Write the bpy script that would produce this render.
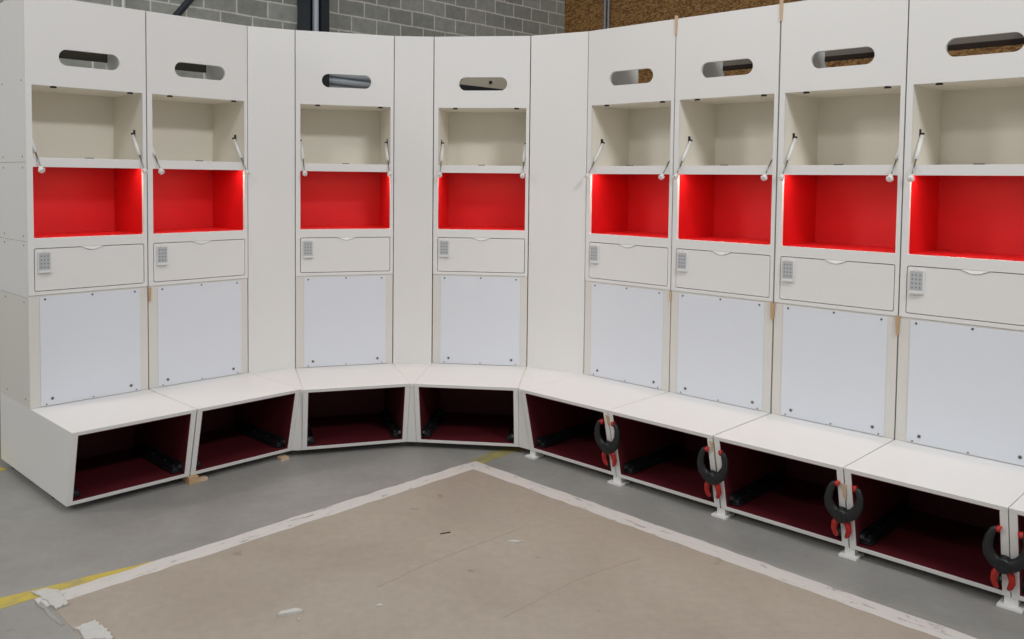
import bpy, bmesh, math, random
from mathutils import Vector, Matrix
random.seed(7)
for o in list(bpy.data.objects): bpy.data.objects.remove(o)
sc = bpy.context.scene
C = sc.collection
PI = math.pi
R = math.radians

# ---------------------------------------------------------------- camera
cam_d = bpy.data.cameras.new('camera'); cam = bpy.data.objects.new('camera', cam_d); C.objects.link(cam)
cam_d.sensor_width = 36; cam_d.sensor_fit = 'HORIZONTAL'
cam_d.lens = 864.15 / 1024 * 36
cam_d.shift_x = 18.13 / 1024; cam_d.shift_y = -97.79 / 1024
cam_d.clip_start = 0.05; cam_d.clip_end = 200
cam.matrix_world = Matrix.Translation((0, 0, 1.5687)) @ Matrix.Rotation(R(90 - 2.825), 4, 'X') @ Matrix.Rotation(R(0.606), 4, 'Z')
sc.camera = cam
# ---------------------------------------------------------------- world, exposure
w = bpy.data.worlds.new('world'); sc.world = w; w.use_nodes = True
bg = w.node_tree.nodes['Background']
# hall ambience: brighter roof than walls
_nt = w.node_tree; _tc = _nt.nodes.new('ShaderNodeTexCoord'); _sp = _nt.nodes.new('ShaderNodeSeparateXYZ'); _rm = _nt.nodes.new('ShaderNodeMapRange')
_nt.links.new(_tc.outputs['Generated'], _sp.inputs[0]); _nt.links.new(_sp.outputs[2], _rm.inputs[0])
_rm.inputs[1].default_value = -0.1; _rm.inputs[2].default_value = 0.9; _rm.inputs[3].default_value = 0.20; _rm.inputs[4].default_value = 0.52
_nt.links.new(_rm.outputs[0], bg.inputs[1]); bg.inputs[0].default_value = (0.95, 0.98, 1.0, 1)
sc.view_settings.view_transform = 'Standard'; sc.view_settings.look = 'None'
sc.view_settings.gamma = 1; sc.view_settings.use_curve_mapping = False
sc.view_settings.exposure = -0.20
# ---------------------------------------------------------------- hall lamps and one added fill
def area(name, loc, target, sx, sy, power, col):
    d = bpy.data.lights.new(name, 'AREA'); d.shape = 'RECTANGLE'; d.size = sx; d.size_y = sy
    d.energy = power; d.color = col
    o = bpy.data.objects.new(name, d); C.objects.link(o); o.location = loc
    o.rotation_euler = (Vector(target) - Vector(loc)).to_track_quat('-Z', 'Y').to_euler()
    return o
area('hall_or_fill_lamp', (3.2, -0.9, 5.2), (-1.6, 4.6, 1.2), 1.4, 0.5, 165, (0.98, 0.99, 1.0))
area('hall_or_fill_lamp', (-2.8, -0.6, 5.2), (1.4, 4.4, 1.2), 1.4, 0.5, 60, (1.0, 0.96, 0.92))
area('hall_or_fill_lamp', (-8.0, 1.5, 5.0), (-2.3, 5.0, 1.4), 1.6, 1.6, 150, (1.0, 0.98, 0.96))  # added fill lamp, brightens the end tower's left side and the block wall
area('hall_or_fill_lamp', (0.2, 1.6, 6.2), (0.0, 3.6, 0.0), 2.4, 1.6, 60, (1.0, 0.97, 0.94))

# ---------------------------------------------------------------- materials
def lin(c):
    return tuple((x / 255 / 12.92) if x / 255 <= 0.04045 else ((x / 255 + 0.055) / 1.055) ** 2.4 for x in c) + (1,)
def mat(name, rgb, rough=0.5, metal=0.0, noise=0.03, scale=6.0, bump=0.0, bscale=80, spec=0.5):
    m = bpy.data.materials.new(name); m.use_nodes = True
    nt = m.node_tree; b = nt.nodes['Principled BSDF']
    b.inputs['Roughness'].default_value = rough; b.inputs['Metallic'].default_value = metal
    b.inputs['Specular IOR Level'].default_value = spec
    c = lin(rgb)
    tc = nt.nodes.new('ShaderNodeTexCoord')
    n = nt.nodes.new('ShaderNodeTexNoise'); n.inputs['Scale'].default_value = scale; n.inputs['Detail'].default_value = 4
    nt.links.new(tc.outputs['Object'], n.inputs['Vector'])
    mx = nt.nodes.new('ShaderNodeMix'); mx.data_type = 'RGBA'
    mx.inputs[6].default_value = tuple(v * (1 - noise) for v in c[:3]) + (1,)
    mx.inputs[7].default_value = tuple(min(1, v * (1 + noise)) for v in c[:3]) + (1,)
    nt.links.new(n.outputs['Fac'], mx.inputs[0]); nt.links.new(mx.outputs[2], b.inputs['Base Color'])
    if bump:
        n2 = nt.nodes.new('ShaderNodeTexNoise'); n2.inputs['Scale'].default_value = bscale; n2.inputs['Detail'].default_value = 3
        nt.links.new(tc.outputs['Object'], n2.inputs['Vector'])
        bp = nt.nodes.new('ShaderNodeBump'); bp.inputs['Strength'].default_value = bump; bp.inputs['Distance'].default_value = 0.004
        nt.links.new(n2.outputs['Fac'], bp.inputs['Height']); nt.links.new(bp.outputs[0], b.inputs['Normal'])
    return m
M = {}
M['white'] = mat('white_melamine', (230, 229, 227), 0.38, noise=0.012, scale=3)
M['cream'] = mat('cream_melamine', (240, 235, 223), 0.45, noise=0.012)
M['stile'] = mat('bare_white_board', (219, 216, 210), 0.55, noise=0.02)
M['panel'] = mat('blue_white_sheet', (222, 226, 233), 0.42, noise=0.01)
M['gap'] = mat('joint_shadow_board', (120, 118, 115), 0.8)
M['red'] = mat('red_laminate', (208, 16, 22), 0.5, noise=0.02)
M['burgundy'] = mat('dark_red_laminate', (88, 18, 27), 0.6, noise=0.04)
M['black'] = mat('black_steel', (44, 46, 50), 0.4, metal=0.3, noise=0.1)
M['blackp'] = mat('black_plastic', (22, 25, 27), 0.5, noise=0.06)
M['orange'] = mat('red_orange_plastic', (176, 34, 24), 0.45)
M['steel'] = mat('zinc_steel', (150, 150, 148), 0.3, metal=0.9)
M['dark'] = mat('dark_hole', (38, 36, 34), 0.7)
M['strut'] = mat('white_strut_tube', (232, 232, 230), 0.3)
M['keybody'] = mat('keypad_housing', (226, 226, 224), 0.35)
M['keyface'] = mat('keypad_face', (188, 190, 193), 0.4)
M['key'] = mat('keypad_key', (140, 143, 147), 0.35)
M['wood'] = mat('bare_pine', (190, 158, 120), 0.7, noise=0.12, scale=30)
M['wood2'] = mat('pale_wood_wedge', (205, 178, 150), 0.7, noise=0.1, scale=30)
M['column'] = mat('blue_black_paint', (52, 58, 66), 0.35, noise=0.06)
M['greysteel'] = mat('grey_painted_steel', (205, 214, 224), 0.4, noise=0.08)
M['beige_steel'] = mat('beige_painted_steel', (232, 228, 208), 0.45, noise=0.06)
M['conduit'] = mat('galvanised_conduit', (170, 172, 180), 0.4, metal=0.4)
M['paper'] = mat('torn_white_film', (198, 197, 192), 0.6, noise=0.1, scale=40, bump=0.3)
M['residue'] = mat('tape_glue_residue', (158, 155, 150), 0.7, noise=0.15, scale=40)
M['grey_rail'] = mat('grey_back_board', (130, 124, 114), 0.7)
M['olive_rail'] = mat('dark_olive_board', (72, 70, 58), 0.7)
M['brown_rail'] = mat('dark_brown_edge', (48, 34, 26), 0.7)
def emis(name, col, s):
    m = bpy.data.materials.new(name); m.use_nodes = True; b = m.node_tree.nodes['Principled BSDF']
    b.inputs['Base Color'].default_value = (0.9, 0.9, 0.9, 1)
    b.inputs['Emission Color'].default_value = col; b.inputs['Emission Strength'].default_value = s
    return m
M['led'] = emis('led_diffuser', (1, 0.78, 0.6, 1), 4)

def ramp(nt, stops):
    r = nt.nodes.new('ShaderNodeValToRGB'); cr = r.color_ramp
    cr.elements[0].position, cr.elements[0].color = stops[0]
    cr.elements[1].position, cr.elements[1].color = stops[-1]
    for p, c in stops[1:-1]:
        e = cr.elements.new(p); e.color = c
    return r
def noise_node(nt, vec, scale, detail=5, rough=0.55, dist=0.0):
    n = nt.nodes.new('ShaderNodeTexNoise'); n.inputs['Scale'].default_value = scale
    n.inputs['Detail'].default_value = detail; n.inputs['Roughness'].default_value = rough; n.inputs['Distortion'].default_value = dist
    nt.links.new(vec, n.inputs['Vector']); return n
def concrete(name, base, dark, light, rough=0.55, stain=None, specks=True):
    m = bpy.data.materials.new(name); m.use_nodes = True; nt = m.node_tree; b = nt.nodes['Principled BSDF']
    tc = nt.nodes.new('ShaderNodeTexCoord'); v = tc.outputs['Object']
    n1 = noise_node(nt, v, 1.3, 6, 0.6, 0.4)
    r1 = ramp(nt, [(0.3, lin(dark)), (0.5, lin(base)), (0.72, lin(light))]); nt.links.new(n1.outputs['Fac'], r1.inputs[0])
    n2 = noise_node(nt, v, 22, 6, 0.7, 0.2)
    r2 = ramp(nt, [(0.3, (0.93, 0.93, 0.93, 1)), (0.7, (1.05, 1.05, 1.05, 1))]); nt.links.new(n2.outputs['Fac'], r2.inputs[0])
    mx = nt.nodes.new('ShaderNodeMix'); mx.data_type = 'RGBA'; mx.blend_type = 'MULTIPLY'; mx.inputs[0].default_value = 1
    nt.links.new(r1.outputs[0], mx.inputs[6]); nt.links.new(r2.outputs[0], mx.inputs[7])
    out = mx.outputs[2]
    if specks:
        n3 = noise_node(nt, v, 7, 2, 0.4)
        r3 = ramp(nt, [(0.22, (0.62, 0.55, 0.5, 1)), (0.27, (1, 1, 1, 1))]); nt.links.new(n3.outputs['Fac'], r3.inputs[0])
        mx2 = nt.nodes.new('ShaderNodeMix'); mx2.data_type = 'RGBA'; mx2.blend_type = 'MULTIPLY'; mx2.inputs[0].default_value = 0.7
        nt.links.new(out, mx2.inputs[6]); nt.links.new(r3.outputs[0], mx2.inputs[7]); out = mx2.outputs[2]
    nt.links.new(out, b.inputs['Base Color']); b.inputs['Roughness'].default_value = rough
    bp = nt.nodes.new('ShaderNodeBump'); bp.inputs['Strength'].default_value = 0.15; bp.inputs['Distance'].default_value = 0.003
    nt.links.new(n2.outputs['Fac'], bp.inputs['Height']); nt.links.new(bp.outputs[0], b.inputs['Normal'])
    return m
M['floor'] = concrete('grey_concrete', (150, 148, 144), (137, 135, 130), (162, 160, 155), 0.5)
M['screed'] = concrete('beige_screed', (166, 155, 142), (158, 146, 133), (172, 162, 149), 0.65)
def tape_mat(name, base, dirt, lo, hi, sc_=(14, 14, 14)):
    m = bpy.data.materials.new(name); m.use_nodes = True; nt = m.node_tree; b = nt.nodes['Principled BSDF']
    tc = nt.nodes.new('ShaderNodeTexCoord'); mp = nt.nodes.new('ShaderNodeMapping'); mp.inputs['Scale'].default_value = sc_
    nt.links.new(tc.outputs['Object'], mp.inputs[0])
    n = noise_node(nt, mp.outputs[0], 1.0, 6, 0.7, 0.5)
    r = ramp(nt, [(lo, lin(dirt)), (hi, lin(base)), (0.8, lin(tuple(min(255, c + 8) for c in base)))])
    nt.links.new(n.outputs['Fac'], r.inputs[0]); nt.links.new(r.outputs[0], b.inputs['Base Color'])
    b.inputs['Roughness'].default_value = 0.55
    return m
M['tape'] = tape_mat('scuffed_white_tape', (206, 201, 197), (100, 92, 84), 0.33, 0.41, (9, 34, 5))
M['yellow'] = tape_mat('worn_yellow_paint', (196, 176, 78), (158, 148, 112), 0.28, 0.50, (9, 20, 9))
M['yellow2'] = tape_mat('faded_yellow_paint', (168, 158, 92), (140, 136, 112), 0.36, 0.60, (9, 20, 9))
# block wall
def block_mat():
    m = bpy.data.materials.new('grey_blockwork'); m.use_nodes = True; nt = m.node_tree; b = nt.nodes['Principled BSDF']
    tc = nt.nodes.new('ShaderNodeTexCoord'); sp = nt.nodes.new('ShaderNodeSeparateXYZ'); nt.links.new(tc.outputs['Object'], sp.inputs[0])
    cb = nt.nodes.new('ShaderNodeCombineXYZ')
    wob = noise_node(nt, tc.outputs['Object'], 2.2, 3)
    ad = nt.nodes.new('ShaderNodeMath'); ad.operation = 'MULTIPLY_ADD'; ad.inputs[1].default_value = 0.03
    nt.links.new(wob.outputs['Fac'], ad.inputs[0]); nt.links.new(sp.outputs[2], ad.inputs[2])
    ax = nt.nodes.new('ShaderNodeMath'); ax.operation = 'ADD'; ax.inputs[1].default_value = 20.085
    nt.links.new(sp.outputs[0], ax.inputs[0])
    az = nt.nodes.new('ShaderNodeMath'); az.operation = 'ADD'; az.inputs[1].default_value = -0.035
    nt.links.new(ad.outputs[0], az.inputs[0])
    nt.links.new(ax.outputs[0], cb.inputs[0]); nt.links.new(az.outputs[0], cb.inputs[1])
    br = nt.nodes.new('ShaderNodeTexBrick'); nt.links.new(cb.outputs[0], br.inputs['Vector'])
    br.inputs['Scale'].default_value = 1; br.inputs['Brick Width'].default_value = 0.4; br.inputs['Row Height'].default_value = 0.2
    br.inputs['Mortar Size'].default_value = 0.012; br.inputs['Mortar Smooth'].default_value = 0.35; br.inputs['Bias'].default_value = 0
    br.inputs['Color1'].default_value = lin((188, 190, 183)); br.inputs['Color2'].default_value = lin((164, 166, 159))
    br.inputs['Mortar'].default_value = lin((240, 239, 230))
    n = noise_node(nt, tc.outputs['Object'], 9, 6, 0.7)
    r = ramp(nt, [(0.3, (0.8, 0.8, 0.8, 1)), (0.7, (1.15, 1.15, 1.13, 1))]); nt.links.new(n.outputs['Fac'], r.inputs[0])
    mx = nt.nodes.new('ShaderNodeMix'); mx.data_type = 'RGBA'; mx.blend_type = 'MULTIPLY'; mx.inputs[0].default_value = 1
    nt.links.new(br.outputs['Color'], mx.inputs[6]); nt.links.new(r.outputs[0], mx.inputs[7]); nt.links.new(mx.outputs[2], b.inputs['Base Color'])
    b.inputs['Roughness'].default_value = 0.9
    bp = nt.nodes.new('ShaderNodeBump'); bp.inputs['Strength'].default_value = 0.4; bp.inputs['Distance'].default_value = 0.01
    nt.links.new(n.outputs['Fac'], bp.inputs['Height']); nt.links.new(bp.outputs[0], b.inputs['Normal'])
    return m
M['block'] = block_mat()
def osb_mat():
    m = bpy.data.materials.new('brown_chipboard'); m.use_nodes = True; nt = m.node_tree; b = nt.nodes['Principled BSDF']
    tc = nt.nodes.new('ShaderNodeTexCoord'); mp = nt.nodes.new('ShaderNodeMapping'); mp.inputs['Scale'].default_value = (20, 20, 38); mp.inputs['Rotation'].default_value = (0, 0.5, 0)
    nt.links.new(tc.outputs['Object'], mp.inputs[0])
    v = nt.nodes.new('ShaderNodeTexVoronoi'); v.inputs['Scale'].default_value = 1.6; nt.links.new(mp.outputs[0], v.inputs['Vector'])
    r = ramp(nt, [(0.1, lin((116, 78, 40))), (0.5, lin((154, 112, 62))), (0.9, lin((186, 142, 86)))])
    sep = nt.nodes.new('ShaderNodeSeparateColor'); nt.links.new(v.outputs['Color'], sep.inputs[0]); nt.links.new(sep.outputs[0], r.inputs[0])
    nt.links.new(r.outputs[0], b.inputs['Base Color']); b.inputs['Roughness'].default_value = 0.7
    return m
M['osb'] = osb_mat()

# ---------------------------------------------------------------- mesh helpers
def box(bm, x0, x1, y0, y1, z0, z1, mi=0):
    vs = [bm.verts.new((x, y, z)) for x in (x0, x1) for y in (y0, y1) for z in (z0, z1)]
    for f in ((0, 1, 3, 2), (4, 6, 7, 5), (0, 4, 5, 1), (2, 3, 7, 6), (0, 2, 6, 4), (1, 5, 7, 3)):
        fc = bm.faces.new([vs[i] for i in f]); fc.material_index = mi
def prism(bm, pts, fn, a0, a1, mi=0):
    """pts: 2D outline, fn(u, v, a) -> 3D"""
    lo = [bm.verts.new(fn(u, v, a0)) for u, v in pts]; hi = [bm.verts.new(fn(u, v, a1)) for u, v in pts]
    n = len(pts)
    for i in range(n):
        f = bm.faces.new((lo[i], lo[(i + 1) % n], hi[(i + 1) % n], hi[i])); f.material_index = mi
    f = bm.faces.new(lo[::-1]); f.material_index = mi
    f = bm.faces.new(hi); f.material_index = mi
def plate(bm, outer, holes, y0, y1, mi=0, hole_mi=None):
    """board in the x-z plane with holes, front face at y0, back at y1"""
    front = []; allloops = [outer] + holes
    loops = []
    for y in (y0, y1):
        ls = []
        for lp in allloops:
            ls.append([bm.verts.new((u, y, v)) for u, v in lp])
        loops.append(ls)
        es = []
        for vs in ls:
            for i in range(len(vs)): es.append(bm.edges.new((vs[i], vs[(i + 1) % len(vs)])))
        res = bmesh.ops.triangle_fill(bm, use_beauty=True, use_dissolve=False, edges=es, normal=(0, -1, 0))
        for g in res['geom']:
            if isinstance(g, bmesh.types.BMFace): g.material_index = mi
    for k, (a, b) in enumerate(zip(loops[0], loops[1])):
        for i in range(len(a)):
            j = (i + 1) % len(a)
            f = bm.faces.new((a[i], a[j], b[j], b[i])); f.material_index = (mi if k == 0 or hole_mi is None else hole_mi)
def rrect(x0, x1, z0, z1, r=0.006, n=4):
    pts = []
    for cx, cz, a0 in ((x1 - r, z1 - r, 0), (x0 + r, z1 - r, 90), (x0 + r, z0 + r, 180), (x1 - r, z0 + r, 270)):
        for k in range(n + 1):
            a = R(a0 + 90 * k / n); pts.append((cx + r * math.cos(a), cz + r * math.sin(a)))
    return pts
def tube(bm, pts, rad, seg=10, mi=0, flat=None):
    """round tube through points; rad number or list"""
    pts = [Vector(p) for p in pts]; n = len(pts); rings = []
    for i, p in enumerate(pts):
        d = (pts[min(i + 1, n - 1)] - pts[max(i - 1, 0)]).normalized()
        up = Vector((0, 1, 0)) if abs(d.y) < 0.9 else Vector((1, 0, 0))
        a = d.cross(up).normalized(); b = d.cross(a).normalized()
        r = rad[i] if isinstance(rad, (list, tuple)) else rad
        fa, fb = flat or (1, 1)
        rings.append([bm.verts.new(p + a * (r * fa * math.cos(2 * PI * k / seg)) + b * (r * fb * math.sin(2 * PI * k / seg))) for k in range(seg)])
    for i in range(n - 1):
        for k in range(seg):
            f = bm.faces.new((rings[i][k], rings[i][(k + 1) % seg], rings[i + 1][(k + 1) % seg], rings[i + 1][k])); f.material_index = mi; f.smooth = True
    f = bm.faces.new(rings[0][::-1]); f.material_index = mi
    f = bm.faces.new(rings[-1]); f.material_index = mi
def obj(name, bm, mats, parent=None, bevel=0.0, smooth=False):
    bmesh.ops.recalc_face_normals(bm, faces=bm.faces)
    me = bpy.data.meshes.new(name); bm.to_mesh(me); bm.free()
    if not isinstance(mats, (list, tuple)): mats = [mats]
    for m in mats: me.materials.append(m)
    o = bpy.data.objects.new(name, me); C.objects.link(o)
    if parent: o.parent = parent
    if bevel:
        b = o.modifiers.new('bevel', 'BEVEL'); b.width = bevel; b.segments = 2; b.limit_method = 'ANGLE'; b.angle_limit = R(40)
    return o
def tag(o, label=None, cat=None, group=None, kind=None):
    if label: o['label'] = label
    if cat: o['category'] = cat
    if group: o['group'] = group
    if kind: o['kind'] = kind
    return o
def empty(name, loc, rz=0, label=None, cat=None, group=None):
    o = bpy.data.objects.new(name, None); C.objects.link(o); o.location = loc; o.rotation_euler = (0, 0, rz); o.empty_display_size = 0.1
    return tag(o, label, cat, group)
def copy_tree(o, parent=None):
    c = o.copy(); C.objects.link(c); c.parent = parent
    for ch in list(o.children): copy_tree(ch, c)
    return c
NB = bmesh.new

# ---------------------------------------------------------------- plan of the room (metres, camera above the origin)
P = [(-2.2876, 4.2404), (-1.8705, 4.6659), (-1.4516, 5.0931), (-1.2014, 5.2187), (-0.6271, 5.3952), (-0.3837, 5.4096),
     (0.2154, 5.3383), (0.5472, 5.1548), (0.9768, 4.7325), (1.4042, 4.3097), (1.8343, 3.8848), (2.2553, 3.4673), (2.6820, 3.0440)]
P = [Vector(p) for p in P]
UN = [(0, 1), (1, 2), (3, 4), (5, 6), (7, 8), (8, 9), (9, 10), (10, 11), (11, 12)]
W = 0.5955; H = 2.4465; ZB = 0.4026; ZM = 0.968; D = 0.4816; FD = 0.5556; FS = 0.087; ZF = 0.04
def frame(i):
    l, r = UN[i]; t = P[r] - P[l]; L = t.length; a = math.atan2(t.y, t.x); t.normalize()
    o = P[l] + t * ((L - W) / 2 + {8: 0.006, 7: 0.004, 6: 0.001, 0: -0.004}.get(i, 0))
    return o, a
def loc(i, x, y, z):
    o, a = frame(i); return Vector((o.x + x * math.cos(a) - y * math.sin(a), o.y + x * math.sin(a) + y * math.cos(a), z))

# ---------------------------------------------------------------- setting
bm = NB(); box(bm, -12, 12, -8, 18, -0.1, 0); tag(obj('floor', bm, M['floor']), kind='structure')
wa = R(45.5); wo = Vector((-0.6546, 12.3, 0)); corner = 2.511
bm = NB(); box(bm, -14, corner, 0, 0.2, 0, 6.5)
o = obj('wall_back', bm, M['block']); o.location = wo; o.rotation_euler = (0, 0, wa); tag(o, kind='structure')
cp = wo + Vector((math.cos(wa), math.sin(wa), 0)) * corner
bm = NB(); box(bm, 0, 14, 0, 0.15, 0, 6.5)
o = obj('wall_right', bm, M['osb']); o.location = cp; o.rotation_euler = (0, 0, R(-45)); tag(o, kind='structure')
def wl(s, y, z=0): return (wo.x + s * math.cos(wa) - y * math.sin(wa), wo.y + s * math.sin(wa) + y * math.cos(wa), z)
# steel column: H section with a bright conduit beside it
e = empty('steel_column', wl(-2.37, -0.18), wa, 'dark blue-black steel column standing against the grey block wall', 'column')
bm = NB(); box(bm, -0.14, -0.127, -0.12, 0.14, 0, 6.4); box(bm, 0.127, 0.14, -0.12, 0.14, 0, 6.4); box(bm, -0.127, 0.127, -0.008, 0.008, 0, 6.4)
box(bm, 0.03, 0.127, -0.12, -0.02, 0, 6.4)
obj('column_section', bm, M['column'], e)
bm = NB(); tube(bm, [(-0.03, -0.08, 0), (-0.03, -0.08, 6.4)], 0.038, 16); obj('downpipe', bm, M['greysteel'], e)
bm = NB(); box(bm, -0.2, 0.2, -0.19, 0.15, 0, 0.02); obj('base_plate', bm, M['column'], e)
# brace
bm = NB(); a = Vector((-5.29, -0.12, 1.74)); b = Vector((-2.89, -0.12, 4.73)); tube(bm, [a, b], 0.038, 4)
o = obj('diagonal_brace', bm, M['column']); o.location = wo; o.rotation_euler = (0, 0, wa)
tag(o, 'dark diagonal steel brace crossing the block wall left of the column', 'brace')
bm = NB(); tube(bm, [(0, 0, 0), (0, 0, 6.4)], 0.02, 10); o = obj('wall_conduit', bm, M['strut']); o.location = wl(-4.58, -0.03)
tag(o, 'thin white vertical conduit on the block wall above the second tower from left', 'conduit')
bm = NB(); tube(bm, [(0, 0, 0), (0, 0, 6.4)], 0.022, 10); tube(bm, [(0.055, 0, 0), (0.075, 0, 6.4)], 0.018, 10)
o = obj('wall_conduit', bm, M['conduit']); q = cp + Vector((math.cos(R(-45)), math.sin(R(-45)), 0)) * 0.838
o.location = (q.x - 0.02, q.y - 0.04, 0); o.rotation_euler = (0, 0, R(-45))
tag(o, 'grey metal conduit running up the brown chipboard wall', 'conduit')
# steel rails glimpsed through the two middle slots
e = empty('wall_rail', wl(-1.95, -0.12), wa, 'blue-grey horizontal steel rails on the block wall seen through the third slot', 'rail')
for z, r_ in ((2.84, 0.03), (2.755, 0.035)):
    bm = NB(); tube(bm, [(-0.4, -0.05, z), (0.75, -0.05, z - 0.012)], r_, 10); obj('rail_tube', bm, M['greysteel'], e)
bm = NB(); box(bm, -0.4, 0.75, 0, 0.1, 2.64, 2.9); obj('rail_backing', bm, M['greysteel'], e)
e = empty('wall_beam', wl(0.6, -0.14), wa, 'beige steel beam with bolts on the block wall seen through the fourth slot', 'beam')
bm = NB(); box(bm, -0.75, 1.0, 0, 0.02, 2.895, 3.08); box(bm, -0.75, 1.0, 0, 0.13, 3.08, 3.1); obj('beam_web', bm, M['beige_steel'], e)
bm = NB(); box(bm, -0.75, 1.0, -0.02, 0.13, 2.78, 2.895); obj('lower_flange', bm, M['column'], e)
for x in (-0.52, 0.08):
    bm = NB(); tube(bm, [(x, -0.025, 2.975), (x, 0.0, 2.975)], 0.025, 6); obj('bolt', bm, M['dark'], e)

# ---------------------------------------------------------------- floor: screed, tapes, paint lines
AC = Vector((-0.115, 4.66)); u1 = Vector((-0.700, -0.714)); u2 = Vector((0.698, -0.716))   # apex, towards left corner, towards camera right
LC = AC + u1 * 2.17
def flat(name, pts, z0, z1, m, label, cat, kind=None, group=None):
    bm = NB(); prism(bm, [(p.x, p.y) for p in pts], lambda u, v, a: (u, v, a), z0, z1)
    return tag(obj(name, bm, m), label, cat, group, kind)
flat('screed_patch', [AC, LC, LC + u2 * 5.5, AC + u2 * 5.5], 0, 0.0015, M['screed'], 'large bare beige screed rectangle in the grey floor, edged by white tape', 'floor patch')
def strip(name, p0, d, L, w0, w1, z, m, label, cat, seed=1, step=0.06, jag=0.005, group=None, off=0.0, z0=0.0002, tap=None):
    rnd = random.Random(seed); n = int(L / step); perp = Vector((-d.y, d.x)); A = []; B = []
    for i in range(n + 1):
        s = L * i / n; cut = 0
        if tap and s > tap[0]: cut = tap[1] * (s - tap[0]) / (L - tap[0])
        A.append((s, w1 - cut + off + rnd.uniform(-jag, jag))); B.append((s, -w0 + off + rnd.uniform(-jag, jag)))
    bm = NB(); prism(bm, A + B[::-1], lambda u, v, a: (u, v, a), z0, z)
    o = obj(name, bm, m); o.location = (p0.x, p0.y, 0); o.rotation_euler = (0, 0, math.atan2(d.y, d.x))
    return tag(o, label, cat, group)
d1 = -u1
yd = Vector((1.84, 1.794)).normalized(); yo = Vector((-1.79, 3.083))
strip('yellow_line', yo - yd * 3.0, yd, 3.0 + 0.55, 0.045, 0.046, 0.0012, M['yellow'],
      'worn yellow floor line entering at the lower left and meeting the white tape', 'floor line', 3, tap=(3.0, 0.075))
strip('yellow_line', AC + Vector((0.03, 0.06)), Vector((0.20, 0.245)).normalized(), 0.42, 0.05, 0.045, 0.0012, M['yellow2'],
      'faded yellow floor line from the tape corner to the corner bench', 'floor line', 9)
strip('yellow_line', Vector((-3.1, 4.85)), Vector((0.80, -0.60)), 0.62, 0.05, 0.05, 0.0012, M['yellow'],
      'short yellow floor line end beside the left bench side panel', 'floor line', 5)
strip('white_tape', LC - d1 * 0.03, d1, 2.20, 0.055, 0.038, 0.0028, M['tape'],
      'scuffed white tape along the left edge of the beige screed', 'floor tape', 11, z0=0.0016)
strip('white_tape', AC - u2 * 0.03, u2, 5.4, 0.03, 0.068, 0.003, M['tape'],
      'scuffed white tape running to the lower right in front of the benches', 'floor tape', 12, z0=0.0016)
def scrap(name, pts, z0, z1, label, m='paper', cat='scrap', group=None):
    bm = NB(); cx = sum(p[0] for p in pts) / len(pts); cy = sum(p[1] for p in pts) / len(pts)
    rnd = random.Random(int(abs(cx * 1000)))
    big = max(p[0] for p in pts) - min(p[0] for p in pts) > 0.12; out = []
    for p, q in zip(pts, pts[1:] + pts[:1]):
        nn = 6 if big else 1
        for k in range(nn): out.append((p[0] + (q[0] - p[0]) * k / nn + (rnd.uniform(-.006, .006) if big else 0), p[1] + (q[1] - p[1]) * k / nn + (rnd.uniform(-.006, .006) if big else 0)))
    pts = out
    prism(bm, [(p[0] - cx, p[1] - cy) for p in pts], lambda u, v, a: (u, v, a), 0, z1 - z0)
    for v in bm.verts:
        if v.co.z > 0: v.co.z += rnd.uniform(0, 0.003)
    o = obj(name, bm, M[m]); o.location = (cx, cy, z0); return tag(o, label, cat, group)
scrap('torn_tape', [(-1.717, 3.162), (-1.669, 3.19), (-1.621, 3.175), (-1.544, 3.093), (-1.542, 3.077), (-1.561, 3.037), (-1.588, 3.062), (-1.66, 3.122)], 0.0032, 0.007, 'torn flap of white tape at the left corner of the beige screed', cat='tape scrap')
scrap('torn_tape', [(-1.429, 2.912), (-1.41, 2.935), (-1.387, 2.959), (-1.351, 2.932), (-1.299, 2.879), (-1.269, 2.839), (-1.366, 2.837)], 0.0032, 0.007, 'torn piece of white tape at the bottom edge, nearest the camera', cat='tape scrap')
scrap('tape_residue', [(-1.659, 3.092), (-1.648, 3.1), (-1.484, 2.939), (-1.493, 2.929)], 0.0002, 0.0012, 'thin grey tape residue between the two torn tape pieces', 'residue', cat='tape residue')
scrap('film_scrap', [(-0.755, 3.005), (-0.75, 3.03), (-0.70, 3.05), (-0.672, 3.04), (-0.69, 3.025), (-0.735, 3.012)], 0.0017, 0.012, 'larger white plastic scrap lying alone on the beige screed', cat='scrap')
scrap('film_scrap', [(-0.685, 2.985), (-0.672, 2.99), (-0.67, 2.98)], 0.0017, 0.006, 'tiny white crumb beside the larger white scrap', cat='scrap')
scrap('film_scrap', [(0.07, 3.665), (0.10, 3.68), (0.14, 3.665), (0.11, 3.655)], 0.0017, 0.005, 'small white flake near the middle of the beige screed', cat='scrap')
scrap('film_scrap', [(-0.42, 3.09), (-0.405, 3.105), (-0.39, 3.095)], 0.0017, 0.005, 'tiny white flake left of the thin screed crack', cat='scrap')
scrap('wood_splinter', [(-0.222, 3.737), (-0.22, 3.743), (-0.178, 3.760), (-0.18, 3.755)], 0.0017, 0.004, 'dark thin splinter on the beige screed behind the crack', 'brown_rail', 'splinter')
def crack(pts, label):
    bm = NB(); up = []; dn = []
    rnd = random.Random(4); P0 = [Vector(p) for p in pts]; Q = []
    for a, b in zip(P0[:-1], P0[1:]):
        for k in range(12): Q.append(a.lerp(b, k / 12) + Vector((rnd.uniform(-.004, .004), rnd.uniform(-.004, .004))))
    Q.append(P0[-1])
    for q in Q: up.append((q.x - 0.0018, q.y + 0.0018)); dn.append((q.x + 0.0018, q.y - 0.0018))
    prism(bm, up + dn[::-1], lambda u, v, a: (u, v, a), 0.0014, 0.0019)
    tag(obj('screed_crack', bm, M['crackm']), label, 'crack')
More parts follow.
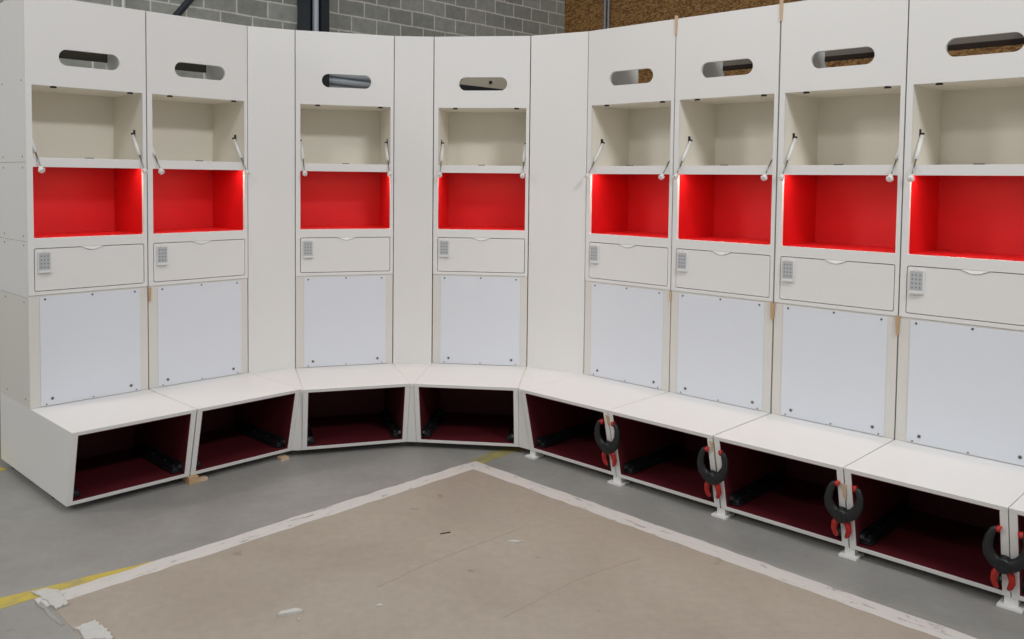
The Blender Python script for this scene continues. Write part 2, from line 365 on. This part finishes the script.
M['crackm'] = mat('crack_line', (160, 145, 130), 0.9)
crack([(-0.43, 3.24), (-0.246, 3.456), (-0.05, 3.64), (0.14, 3.82)], 'fine diagonal crack line across the middle of the beige screed')
crack([(0.05, 3.02), (0.36, 3.34), (0.62, 3.52)], 'fine crack line in the beige screed nearer the right tape')

# ---------------------------------------------------------------- locker tower
XL, XR = 0.028, 0.576          # opening in x
def make_tower(side_detail=False):
    root = empty('locker_tower', (0, 0, 0))
    H0 = ZM
    # carcass: side panels, shelves, half top shaped for light; stacked modules leave fine seams on the side
    bm = NB()
    zs = [ZB, 0.955, 1.234, 1.628, H]
    for a, b in zip(zs[:-1], zs[1:]):
        for x0, x1 in ((0, 0.018), (W - 0.018, W)):
            box(bm, x0, x1, 0.0182, D, a + 0.0009, b - 0.0009, 1 if a == ZB else 0)
    box(bm, 0.004, 0.0165, 0.025, D - 0.004, ZB + 0.002, H - 0.004, 2)
    box(bm, W - 0.0165, W - 0.004, 0.025, D - 0.004, ZB + 0.002, H - 0.004, 2)
    box(bm, 0.018, W - 0.018, 0.0182, D, ZB + 0.0009, ZB + 0.018, 1)
    box(bm, 0.018, W - 0.018, 0.03, D, 0.955, 0.972, 0)
    box(bm, 0.018, W - 0.018, D - 0.008, D, ZB + 0.018, 2.04, 1)
    box(bm, 0.018, W - 0.018, 0.0182, 0.22, H - 0.0019, H - 0.0009, 0)  # unseen half top, left open behind to let light into the header
    obj('carcass', bm, [M['white'], M['stile'], M['gap']], root)
    # front face: one board with slot, cabinet opening, red opening, safe door opening
    bm = NB()
    slot = rrect(0.156, 0.456, 2.1145, 2.1955, 0.0404, 10)
    plate(bm, [(0, H0), (W, H0), (W, H), (0, H)], [slot, rrect(XL, XR, 1.652, 2.008, 0.004), rrect(XL, XR, 1.252, 1.605, 0.004), rrect(XL - 0.001, XR + 0.002, 0.986, 1.2015, 0.010)], 0, 0.018)
    obj('face_board', bm, [M['white'], M['cream']], root, bevel=0.0008)
    # shelves behind the bands and cream cabinet lining
    bm = NB(); yb = 0.39
    box(bm, 0.0185, XL, 0.018, yb, 1.640, 2.02); box(bm, XR, W - 0.0185, 0.018, yb, 1.640, 2.02)
    box(bm, XL, XR, yb - 0.006, yb, 1.640, 2.02); box(bm, XL, XR, 0.0182, yb - 0.006, 1.640, 1.652); box(bm, XL, XR, 0.0182, yb - 0.006, 2.008, 2.02)
    obj('cabinet_lining', bm, M['cream'], root)
    bm = NB()
    box(bm, 0.0185, XL, 0.018, yb, 1.240, 1.6395); box(bm, XR, W - 0.0185, 0.018, yb, 1.240, 1.6395)
    box(bm, XL, XR, yb - 0.006, yb, 1.240, 1.6395); box(bm, XL, XR, 0.0182, yb - 0.006, 1.240, 1.252)
    box(bm, XL, XR, 0.0182, yb - 0.006, 1.618, 1.6395)
    obj('red_lining', bm, M['red'], root)
    bm = NB(); box(bm, XL + 0.016, XR - 0.016, 0.034, 0.046, 1.611, 1.6178)
    ls = obj('light_strip', bm, M['led'], root); tag(ls, 'glowing warm white light strip')
    d = bpy.data.lights.get('strip_light')
    if not d:
        d = bpy.data.lights.new('strip_light', 'AREA'); d.shape = 'RECTANGLE'; d.size = XR - XL - 0.036; d.size_y = 0.01; d.energy = 1.1; d.color = (1.0, 0.80, 0.66)
    lo = bpy.data.objects.new('strip_light', d); C.objects.link(lo); lo.parent = ls; lo.location = ((XL + XR) / 2, 0.040, 1.6105)
    # latch plate on the shelf lip, hinge cups under the header
    bm = NB(); box(bm, 0.280, 0.322, 0.004, 0.016, 1.6515, 1.656); obj('latch_plate', bm, M['dark'], root)
    for x in (0.132, 0.515):
        bm = NB(); tube(bm, [(x, 0.011, 2.0085), (x, 0.011, 2.0025)], 0.013, 16); tube(bm, [(x - 0.015, 0.011, 2.0025), (x + 0.015, 0.011, 2.0025)], 0.0035, 8)
        obj('hinge_cup', bm, M['dark'], root)
    # lift stays
    for sx, x0, x1 in ((1, XL + 0.007, XL + 0.022), (-1, XR - 0.007, XR - 0.014)):
        a = Vector((x0 + sx * 0.004, 0.105, 1.790)); b = Vector((x1, -0.055, 1.592)); dv = b - a
        m1 = a + dv * 0.56
        bm = NB(); tube(bm, [a + dv * 0.03, m1], 0.0098, 12); tube(bm, [m1, m1 + dv * 0.02], 0.0065, 12)
        st = obj('lift_stay', bm, M['strut'], root)
        bm = NB(); tube(bm, [m1, a + dv * 0.97], 0.0036, 8, 0); obj('stay_rod', bm, M['steel'], st)
        bm = NB(); tube(bm, [(x0 - sx * 0.007, 0.105, 1.792), (x0 + sx * 0.010, 0.105, 1.792)], 0.007, 12); box(bm, x0 - sx * 0.0065 - 0.0015, x0 - sx * 0.0065 + 0.0015, 0.094, 0.116, 1.78, 1.815)
        obj('stay_bracket', bm, M['dark'], st)
        bm = NB(); c = b
        tube(bm, [c + Vector((0, 0.012, 0.014)), c + Vector((0, 0.0, 0.0)), c + Vector((0, -0.009, -0.010))], [0.0075, 0.013, 0.012], 12, 0)
        tube(bm, [c + Vector((-0.013, -0.002, -0.002)), c + Vector((0.013, -0.002, -0.002))], 0.010, 12, 0)
        tube(bm, [c + Vector((0.003, -0.012, 0.000)), c + Vector((0.003, -0.0145, -0.002))], 0.004, 8, 1)
        obj('stay_end_cap', bm, [M['strut'], M['dark']], st)
    # safe door
    x0, x1, z0, z1 = XL + 0.0025, XR - 0.0015, 0.9895, 1.198
    pts = rrect(x0, x1, z0, z1, 0.007)
    k = 5                       # after the top right corner insert the finger notch on the top edge
    notch = [(0.362 - 0.112 * i / 14, z1 - 0.0155 * math.sin(PI * i / 14) ** 1.3) for i in range(0, 15)]
    pts = pts[:5] + notch + pts[5:]
    bm = NB(); plate(bm, pts, [], 0.0005, 0.0175)
    door = obj('safe_door', bm, M['white'], root, bevel=0.0008)
    arc = [(0.3610 - 0.110 * i / 14, z1 + 0.0022 - 0.0155 * math.sin(PI * i / 14) ** 1.3) for i in range(0, 15)]
    bm = NB(); lo = [bm.verts.new((u, -0.0035, v)) for u, v in arc]; up = [bm.verts.new((u, 0.0015, z1 + 0.0029)) for u, v in arc]
    lo2 = [bm.verts.new((u, 0.012, v)) for u, v in arc]; up2 = [bm.verts.new((u, 0.012, z1 + 0.0029)) for u, v in arc]
    for i in range(14):
        for a_, b_ in ((lo, up), (up, up2), (up2, lo2), (lo2, lo)): bm.faces.new((a_[i], a_[i + 1], b_[i + 1], b_[i]))
    bm.faces.new((lo[0], up[0], up2[0], lo2[0])); bm.faces.new((lo[-1], up[-1], up2[-1], lo2[-1]))
    obj('finger_pull', bm, M['strut'], door)
    # keypad
    bm = NB(); kx0, kx1, kz0, kz1 = 0.041, 0.103, 1.076, 1.186
    plate(bm, rrect(kx0, kx1, kz0, kz1, 0.006), [], -0.011, 0.0005, 0)
    plate(bm, rrect(kx0 + 0.004, kx1 - 0.004, kz0 + 0.018, kz1 - 0.007, 0.002), [], -0.0122, -0.0105, 1)
    for i in range(3):
        for j in range(4):
            cx = kx0 + 0.015 + 0.016 * i; cz = kz0 + 0.031 + 0.0185 * j
            tube(bm, [(cx, -0.012, cz), (cx, -0.0135, cz)], 0.0042, 10, 2)
    box(bm, kx0 + 0.004, kx1 - 0.004, -0.017, -0.0105, kz0 + 0.004, kz0 + 0.013, 0)
    tube(bm, [(kx0 + 0.031, -0.011, kz1 - 0.001), (kx0 + 0.031, -0.015, kz1 - 0.001)], 0.0085, 12, 0)
    tag(obj('keypad', bm, [M['keybody'], M['keyface'], M['key']], door), 'keypad lock with grey number keys')
    # back rest: cream board with a bluish sheet screwed on
    bm = NB(); box(bm, 0, W, 0.0045, 0.018, ZB + 0.001, ZM - 0.0012); obj('backrest_board', bm, M['stile'], root, bevel=0.0006)
    bm = NB(); box(bm, 0.050, 0.552, 0.0004, 0.0044, ZB + 0.004, ZM - 0.010); bp = obj('backrest_sheet', bm, M['panel'], root, bevel=0.0005)
    for x, z, r_ in ((0.103, 0.440, 0.0085), (0.500, 0.440, 0.0085), (0.304, 0.414, 0.004), (0.528, 0.414, 0.004), (0.075, 0.414, 0.004), (0.075, 0.945, 0.0052), (0.304, 0.950, 0.0052), (0.525, 0.945, 0.0052)):
        bm = NB(); tube(bm, [(x, 0.001, z), (x, -0.0012, z)], r_, 12, 0); tube(bm, [(x, -0.001, z), (x, -0.0018, z)], r_ * 0.5, 8, 1)
        obj('screw', bm, [M['steel'], M['dark']], bp)
    return root
def rear_rail(root, dark=False):
    bm = NB(); box(bm, 0.0185, W - 0.0185, D - 0.02, D, 2.236, H - 0.002, 0); box(bm, 0.0185, W - 0.0185, D - 0.02, D - 0.0005, 2.210, 2.236, 1)
    obj('rear_rail', bm, [M['olive_rail'] if dark else M['grey_rail'], M['olive_rail'] if dark else M['brown_rail']], root)

def side_pts(y_in=0.0):
    # outline (y, z) of a bench side
    s = FS / (ZB - ZF)
    return [(D, ZF), (D, ZB - 0.0185), (-FD + s * 0.0185 + y_in, ZB - 0.0185), (-FD + FS + y_in, ZF)]
def slope(z): return -FD + FS * (ZB - z) / (ZB - ZF)
def make_bench():
    root = empty('bench', (0, 0, 0)); T = 0.027
    bm = NB()
    prism(bm, [(slope(ZB), ZB), (slope(ZB - 0.018), ZB - 0.018), (D, ZB - 0.018), (D, ZB)], lambda u, v, a: (a, u, v), 0, W)
    obj('bench_top', bm, M['white'], root, bevel=0.001)
    for a, b in ((0, T), (W - T, W)):
        bm = NB(); prism(bm, side_pts(), lambda u, v, x: (x, u, v), a, b); obj('side_panel', bm, M['white'], root, bevel=0.001)
    bm = NB(); prism(bm, [(slope(0.058), 0.058), (slope(ZF), ZF), (D, ZF), (D, 0.058)], lambda u, v, a: (a, u, v), T, W - T)
    obj('base_panel', bm, M['white'], root, bevel=0.001)
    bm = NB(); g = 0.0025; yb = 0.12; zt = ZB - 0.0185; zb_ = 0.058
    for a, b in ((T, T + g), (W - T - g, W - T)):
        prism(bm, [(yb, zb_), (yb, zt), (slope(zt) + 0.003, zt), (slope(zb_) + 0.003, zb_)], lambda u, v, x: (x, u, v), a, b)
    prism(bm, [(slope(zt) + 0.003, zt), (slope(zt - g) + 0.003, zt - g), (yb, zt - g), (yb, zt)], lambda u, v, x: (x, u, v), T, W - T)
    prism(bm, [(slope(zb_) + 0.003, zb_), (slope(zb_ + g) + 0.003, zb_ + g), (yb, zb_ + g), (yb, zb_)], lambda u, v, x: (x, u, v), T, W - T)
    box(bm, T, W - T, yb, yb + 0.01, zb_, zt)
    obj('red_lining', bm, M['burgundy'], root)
    for s, x in ((1, T + g), (-1, W - T - g)):
        bm = NB()
        def b_(dx0, dx1, y0, y1, z0, z1, mi=0):
            xa, xb = x + s * dx0, x + s * dx1; box(bm, min(xa, xb), max(xa, xb), y0, y1, z0, z1, mi)
        yf = -0.455
        b_(0, 0.003, yf, 0.04, 0.066, 0.112); b_(0.003, 0.048, yf + 0.01, 0.03, 0.068, 0.071)
        b_(0.010, 0.040, yf + 0.02, 0.05, 0.073, 0.088); b_(0.012, 0.016, yf, 0.05, 0.084, 0.110); b_(0.034, 0.037, yf + 0.03, 0.02, 0.07, 0.100)
        b_(0.003, 0.012, yf + 0.06, 0.0, 0.098, 0.104)
        b_(0.004, 0.018, yf + 0.004, yf + 0.02, 0.088, 0.102, 1); b_(0.020, 0.032, yf + 0.05, yf + 0.064, 0.089, 0.0925, 1)
        for yy in (-0.30, -0.16, -0.02): b_(0.016, 0.022, yy, yy + 0.012, 0.09, 0.096, 1)
        obj('drawer_runner', bm, [M['black'], M['steel']], root)
    for x in (0.05, W - 0.05):
        for y in (-0.20, 0.40):
            bm = NB(); tube(bm, [(x, y, 0), (x, y, 0.012), (x, y, 0.014), (x, y, ZF)], [0.02, 0.02, 0.008, 0.008], 12); obj('levelling_foot', bm, M['blackp'], root)
    return root

TL = ['white locker tower at the far left end, its screwed side panel in view',
      'second white locker tower from the left, against the wide plain filler on its right',
      'white locker tower just left of the narrowest plain filler, in the curved corner',
      'white locker tower just right of the narrowest filler, facing the camera squarely',
      'first white locker tower of the right-hand row, beside the widest plain filler',
      'second white locker tower of the right-hand row between two pale top wedges',
      'third white locker tower of the right-hand row, next to the last one',
      'white locker tower cut off by the right edge of the photo']
BL = ['white bench box at the far left end with its side panel showing',
      'white bench box second from the left, beside the end one',
      'white bench box left of the centre joint in the curved corner',
      'white bench box right of the centre joint in the curved corner',
      'white bench box at the start of the right-hand row, one clamp at its right end',
      'white bench box between the first and second spring clamps from the left',
      'white bench box between the second and third spring clamps from the left',
      'white bench box between the third and fourth spring clamps, largest in view',
      'white bench box barely in view at the right edge of the photo']
tower = make_tower(); bench = make_bench()
towers = []
for i in range(8):
    t = tower if i == 0 else copy_tree(tower)
    towers.append(t)
for i, t in enumerate(towers):
    o, a = frame(i); t.location = (o.x, o.y, 0); t.rotation_euler = (0, 0, a)
    tag(t, TL[i], 'locker', 'white locker towers around the corner')
    if i >= 5: rear_rail(t)
    if i < 2: rear_rail(t, True)
# screws on the exposed side of the end tower
for y, z in ((0.06, 1.60), (0.10, 2.05), (0.06, 2.03), (0.36, 2.03), (0.06, 1.655), (0.36, 1.655), (0.06, 1.26), (0.06, 1.215), (0.36, 1.26), (0.36, 1.215), (0.36, 1.60), (0.07, 0.44), (0.36, 0.44), (0.07, 0.93), (0.36, 0.93), (0.38, 2.36)):
    if (y, z) == (0.10, 2.05): continue
    bm = NB(); tube(bm, [(0.0005, y, z), (-0.0008, y, z)], 0.0045, 10); obj('side_screw', bm, M['dark'], towers[0])
bes = [bench] + [copy_tree(bench) for _ in range(8)]
for i, b in enumerate(bes):
    o, a = frame(i); b.location = (o.x, o.y, 0); b.rotation_euler = (0, 0, a)
    tag(b, BL[i], 'bench', 'white bench boxes along the lockers')

# ---------------------------------------------------------------- corner fillers
def filler(pl, pr, ul, ur, label, widen):
    """plain tall panel between two towers, with the wedge of seat and the narrow kick board in front of it"""
    A, B = P[pl].copy(), P[pr].copy(); c = (A + B) / 2
    t = (B - A); ang = math.atan2(t.y, t.x); L = t.length
    root = empty('corner_filler', (A.x, A.y, 0), ang, label, 'filler panel', 'plain filler panels between the towers')
    inv = Matrix.Rotation(-ang, 4, 'Z') @ Matrix.Translation((-A.x, -A.y, 0))
    bm = NB(); g = 0.002; k = math.tan(widen)
    prism(bm, [(g, 0), (L - g, 0), (L - g + 0.10 * k, 0.10), (g - 0.10 * k, 0.10)], lambda u, v, a: (u, v, a), ZB, H)
    obj('tall_panel', bm, M['white'], root, bevel=0.0008)
    def lp(i, x, y, z): return inv @ loc(i, x, y, z)
    e = 0.0015
    fl = lp(ul, W + e, slope(ZB), 0); fr = lp(ur, -e, slope(ZB), 0); bl = lp(ul, W + e, 0, 0); br = lp(ur, -e, 0, 0)
    bl2 = lp(ul, W + e, 0.10, 0); br2 = lp(ur, -e, 0.10, 0)
    gap = fr.x - fl.x
    bm = NB(); prism(bm, [(bl2.x, bl2.y), (bl.x, bl.y), (fl.x, fl.y), (fr.x, fr.y), (br.x, br.y), (br2.x, br2.y)], lambda u, v, a: (u, v, a), ZB - 0.018, ZB)
    obj('seat_wedge', bm, M['white'], root, bevel=0.0008)
    zt = ZB - 0.0185
    def pair(z, dy): return lp(ul, W + e, slope(z) + dy, z), lp(ur, -e, slope(z) + dy, z)
    q = [pair(zt, 0.001), pair(ZF, 0.001), pair(zt, 0.019), pair(ZF, 0.019)]
    v = []
    bm = NB(); vs = [[bm.verts.new(p) for p in pr_] for pr_ in q]
    (a0, a1), (b0, b1), (c0, c1), (d0, d1) = vs
    for f in ((a0, b0, b1, a1), (c0, c1, d1, d0), (a0, a1, c1, c0), (b0, d0, d1, b1), (a0, c0, d0, b0), (a1, b1, d1, c1)): bm.faces.new(f)
    kb = obj('kick_board', bm, M['white'], root)
    m = (pair(ZF, 0.16)[0] + pair(ZF, 0.16)[1]) / 2
    bm = NB(); box(bm, m.x - 0.012, m.x + 0.012, m.y - 0.012, m.y + 0.02, 0, ZF); obj('foot_block', bm, M['blackp'], root)
filler(2, 3, 1, 2, 'plain white filler panel right of the second tower from the left', R(12))
filler(4, 5, 2, 3, 'narrowest plain white filler panel, between the two middle towers', R(8))
filler(6, 7, 3, 4, 'widest plain white filler panel, left of the right-hand row', R(14))

# ---------------------------------------------------------------- spring clamps gripping the bench joints
def make_clamp():
    root = empty('spring_clamp', (0, 0, 0))
    # local frame: x across the joint, z up along the sloping front, y away from the viewer, origin at the pivot
    for s in (-1, 1):
        bm = NB()
        pts = [(s * -0.012, 0, -0.012), (s * 0.030, 0.0, 0.002), (s * 0.054, 0.0, 0.026), (s * 0.067, 0.0, 0.062), (s * 0.066, 0.004, 0.104), (s * 0.054, 0.010, 0.134), (s * 0.043, 0.014, 0.142)]
        pts = [(p[0] - 0.016 * max(0, 1 - max(p[2], 0) / 0.11), p[1], p[2]) for p in pts]
        tube(bm, pts, [0.024, 0.027, 0.024, 0.019, 0.016, 0.013, 0.010], 10, 0, flat=(1, 0.75))
        jw = obj('jaw_arm', bm, M['blackp'], root)
        bm = NB(); tube(bm, [(s * 0.047, 0.016, 0.140), (s * 0.0315, 0.016, 0.134)], [0.012, 0.014], 12, 0); tag(obj('jaw_pad', bm, M['orange'], jw), 'red swivel pad')
        bm = NB()
        pts = [(-0.018 + s * 0.014, s * 0.004, -0.022), (-0.018 + s * 0.028, s * 0.004, -0.050), (-0.018 + s * 0.031, s * 0.004, -0.078), (-0.018 + s * 0.025, s * 0.004, -0.100), (-0.018 + s * 0.018, s * 0.004, -0.112)]
        tube(bm, pts, [0.013, 0.0135, 0.0125, 0.011, 0.007], 10, 0, flat=(1, 0.9)); tag(obj('handle', bm, M['orange'], root), 'red handle grip')
    bm = NB(); tube(bm, [(-0.017, -0.021, -0.002), (-0.017, 0.018, -0.002)], 0.030, 16, 0); tube(bm, [(-0.017, -0.024, -0.006), (-0.017, 0.019, -0.006)], 0.006, 10, 0)
    obj('pivot', bm, [M['blackp'], M['steel']], root)
    bm = NB(); pts = [(0.026 * math.cos(a) * 0.55, -0.004 + 0.002 * k, -0.030 + 0.014 * math.sin(a)) for k, a in enumerate([i * PI / 5 for i in range(0, 16)])]
    pts = [(p[0] - 0.017, -0.012 + 0.0015 * i, p[2]) for i, p in enumerate(pts)]
    tube(bm, pts, 0.0022, 6); obj('spring', bm, M['steel'], root)
    return root
CL = ['black spring clamp with red handles, leftmost of the four on the bench joints',
      'black spring clamp with red handles, second from the left on the bench joints',
      'black spring clamp with red handles, third from the left on the bench joints',
      'black spring clamp with red handles at the right edge of the photo']
tilt = math.atan2(FS, ZB - ZF)
clamp = make_clamp()
def joint(i, y, z, x=0.0):
    """point at the joint between unit i and i+1"""
    a_ = loc(i, W, y, z); b_ = loc(i + 1, 0, y, z); return (a_ + b_) / 2 + Vector((math.cos(frame(i)[1]), math.sin(frame(i)[1]), 0)) * x
for k, (i, z, rl, dx) in enumerate(((4, 0.205, -2, 0.0), (5, 0.200, 1, 0.0), (6, 0.195, 3, 0.002), (7, 0.180, 2, 0.0))):
    c = clamp if k == 0 else copy_tree(clamp)
    p = joint(i, slope(z) - 0.021, z, dx)
    c.matrix_world = Matrix.Translation(p) @ Matrix.Rotation(frame(i)[1], 4, 'Z') @ Matrix.Rotation(tilt, 4, 'X') @ Matrix.Rotation(R(rl), 4, 'Y') @ Matrix.Scale(0.95, 4)
    tag(c, CL[k], 'clamp', 'spring clamps on the bench joints')

# ---------------------------------------------------------------- wooden shims and foot pads
def shim(i, x, y0, y1, z0, z1, wd, label, m='wood', taper=0.6, name='wood_shim', cat='shim', group='wood shims in the tower joints'):
    bm = NB(); h = z1 - z0
    prism(bm, [(-wd / 2, h), (wd / 2, h * 0.97), (wd / 2 * taper, 0), (-wd / 2 * taper, 0)], lambda u, v, a: (u, a, v), y0, y1)
    o = obj(name, bm, M[m]); p = joint(i, 0, z0, x); o.location = p; o.rotation_euler = (0, 0, frame(i)[1]); return tag(o, label, cat, group)
shim(4, 0.003, -0.006, -0.0005, H - 0.085, H + 0.018, 0.018, 'pale wood wedge at the tower tops, left one of the two', 'wood2')
shim(5, 0.003, -0.006, -0.0005, H - 0.085, H + 0.05, 0.020, 'pale wood wedge at the tower tops, right one of the two', 'wood2')
shim(0, 0.006, -0.005, -0.0005, 0.885, 0.962, 0.018, 'brown wood shim in the joint between the two leftmost towers')
shim(4, 0.0, -0.004, -0.0005, 0.905, 0.962, 0.012, 'thin pale wood shim between the first and second towers of the right row', 'wood2')
shim(5, -0.002, -0.006, -0.0005, 0.880, 0.966, 0.024, 'brown wood shim between the second and third towers of the right row')
shim(6, -0.001, -0.006, -0.0005, 0.882, 0.972, 0.018, 'brown wood shim between the third and fourth towers of the right row')
def on_front(i, z0, z1, wd, x, label, m):
    bm = NB(); prism(bm, [(-wd / 2, 1), (wd / 2, 0.9), (wd * 0.3, 0), (-wd * 0.2, 0.15)], lambda u, v, a: (u, slope(z0 + (z1 - z0) * v) + a, (z1 - z0) * v), -0.005, -0.0008)
    o = obj('wood_shim', bm, M[m]); o.location = joint(i, 0, z0, x); o.rotation_euler = (0, 0, frame(i)[1]); tag(o, label, 'shim', 'wood shims at the bench joints')
on_front(4, 0.315, 0.375, 0.018, -0.004, 'small brown wood shim above the leftmost spring clamp', 'wood')
on_front(5, 0.320, 0.375, 0.016, -0.010, 'small pale wood shim above the second spring clamp from the left', 'wood2')
on_front(6, 0.260, 0.335, 0.024, -0.004, 'pale wood wedge above the third spring clamp from the left', 'wood2')
def pad(i, x, wd, label, dy=0.0, m='white', h=0.010, name='foot_pad', cat='foot pad', group='flat white pads under the bench joints', block=True):
    bm = NB(); y = slope(ZF) + dy
    box(bm, -wd / 2, wd / 2, y - 0.020, y + 0.06, 0, h, 0)
    if block: box(bm, -wd * 0.28, wd * 0.28, y + 0.005, y + 0.05, h, ZF - 0.0005, 0)
    o = obj(name, bm, M[m], bevel=0.0008); o.location = joint(i, 0, 0, x) if i != 3 else loc(4, x, 0, 0); o.rotation_euler = (0, 0, frame(i if i != 3 else 4)[1]); return tag(o, label, cat, group)
pad(3, 0.012, 0.07, 'flat white pad under the left corner of the first right-row bench')
pad(4, 0.0, 0.085, 'flat white pad on the floor below the leftmost spring clamp')
pad(5, 0.0, 0.075, 'flat white pad on the floor below the second spring clamp from the left')
pad(6, 0.0, 0.075, 'flat white pad on the floor below the third spring clamp from the left')
pad(7, 0.0, 0.085, 'flat white pad on the floor below the clamp at the right edge')
pad(0, 0.012, 0.05, 'small brown wood block under the joint of the two leftmost benches', m='wood', h=0.0385, name='wood_block', cat='wood block', group=None, block=False, dy=0.0)
bm = NB(); box(bm, 0, 0.06, -0.0, 0.04, 0, 0.014); o = obj('wood_block', bm, M['wood2']); o.location = loc(1, 0.03, slope(ZF) - 0.01, 0); o.rotation_euler = (0, 0, frame(1)[1]); tag(o, 'pale wood offcut under the left end of the second bench', 'wood block')
bm = NB(); box(bm, 0, 0.05, -0.01, 0.04, 0, 0.016); o = obj('wood_block', bm, M['wood2']); o.location = loc(1, 0.52, slope(ZF) - 0.008, 0); o.rotation_euler = (0, 0, frame(1)[1]); tag(o, 'pale wood offcut under the right end of the second bench', 'wood block')
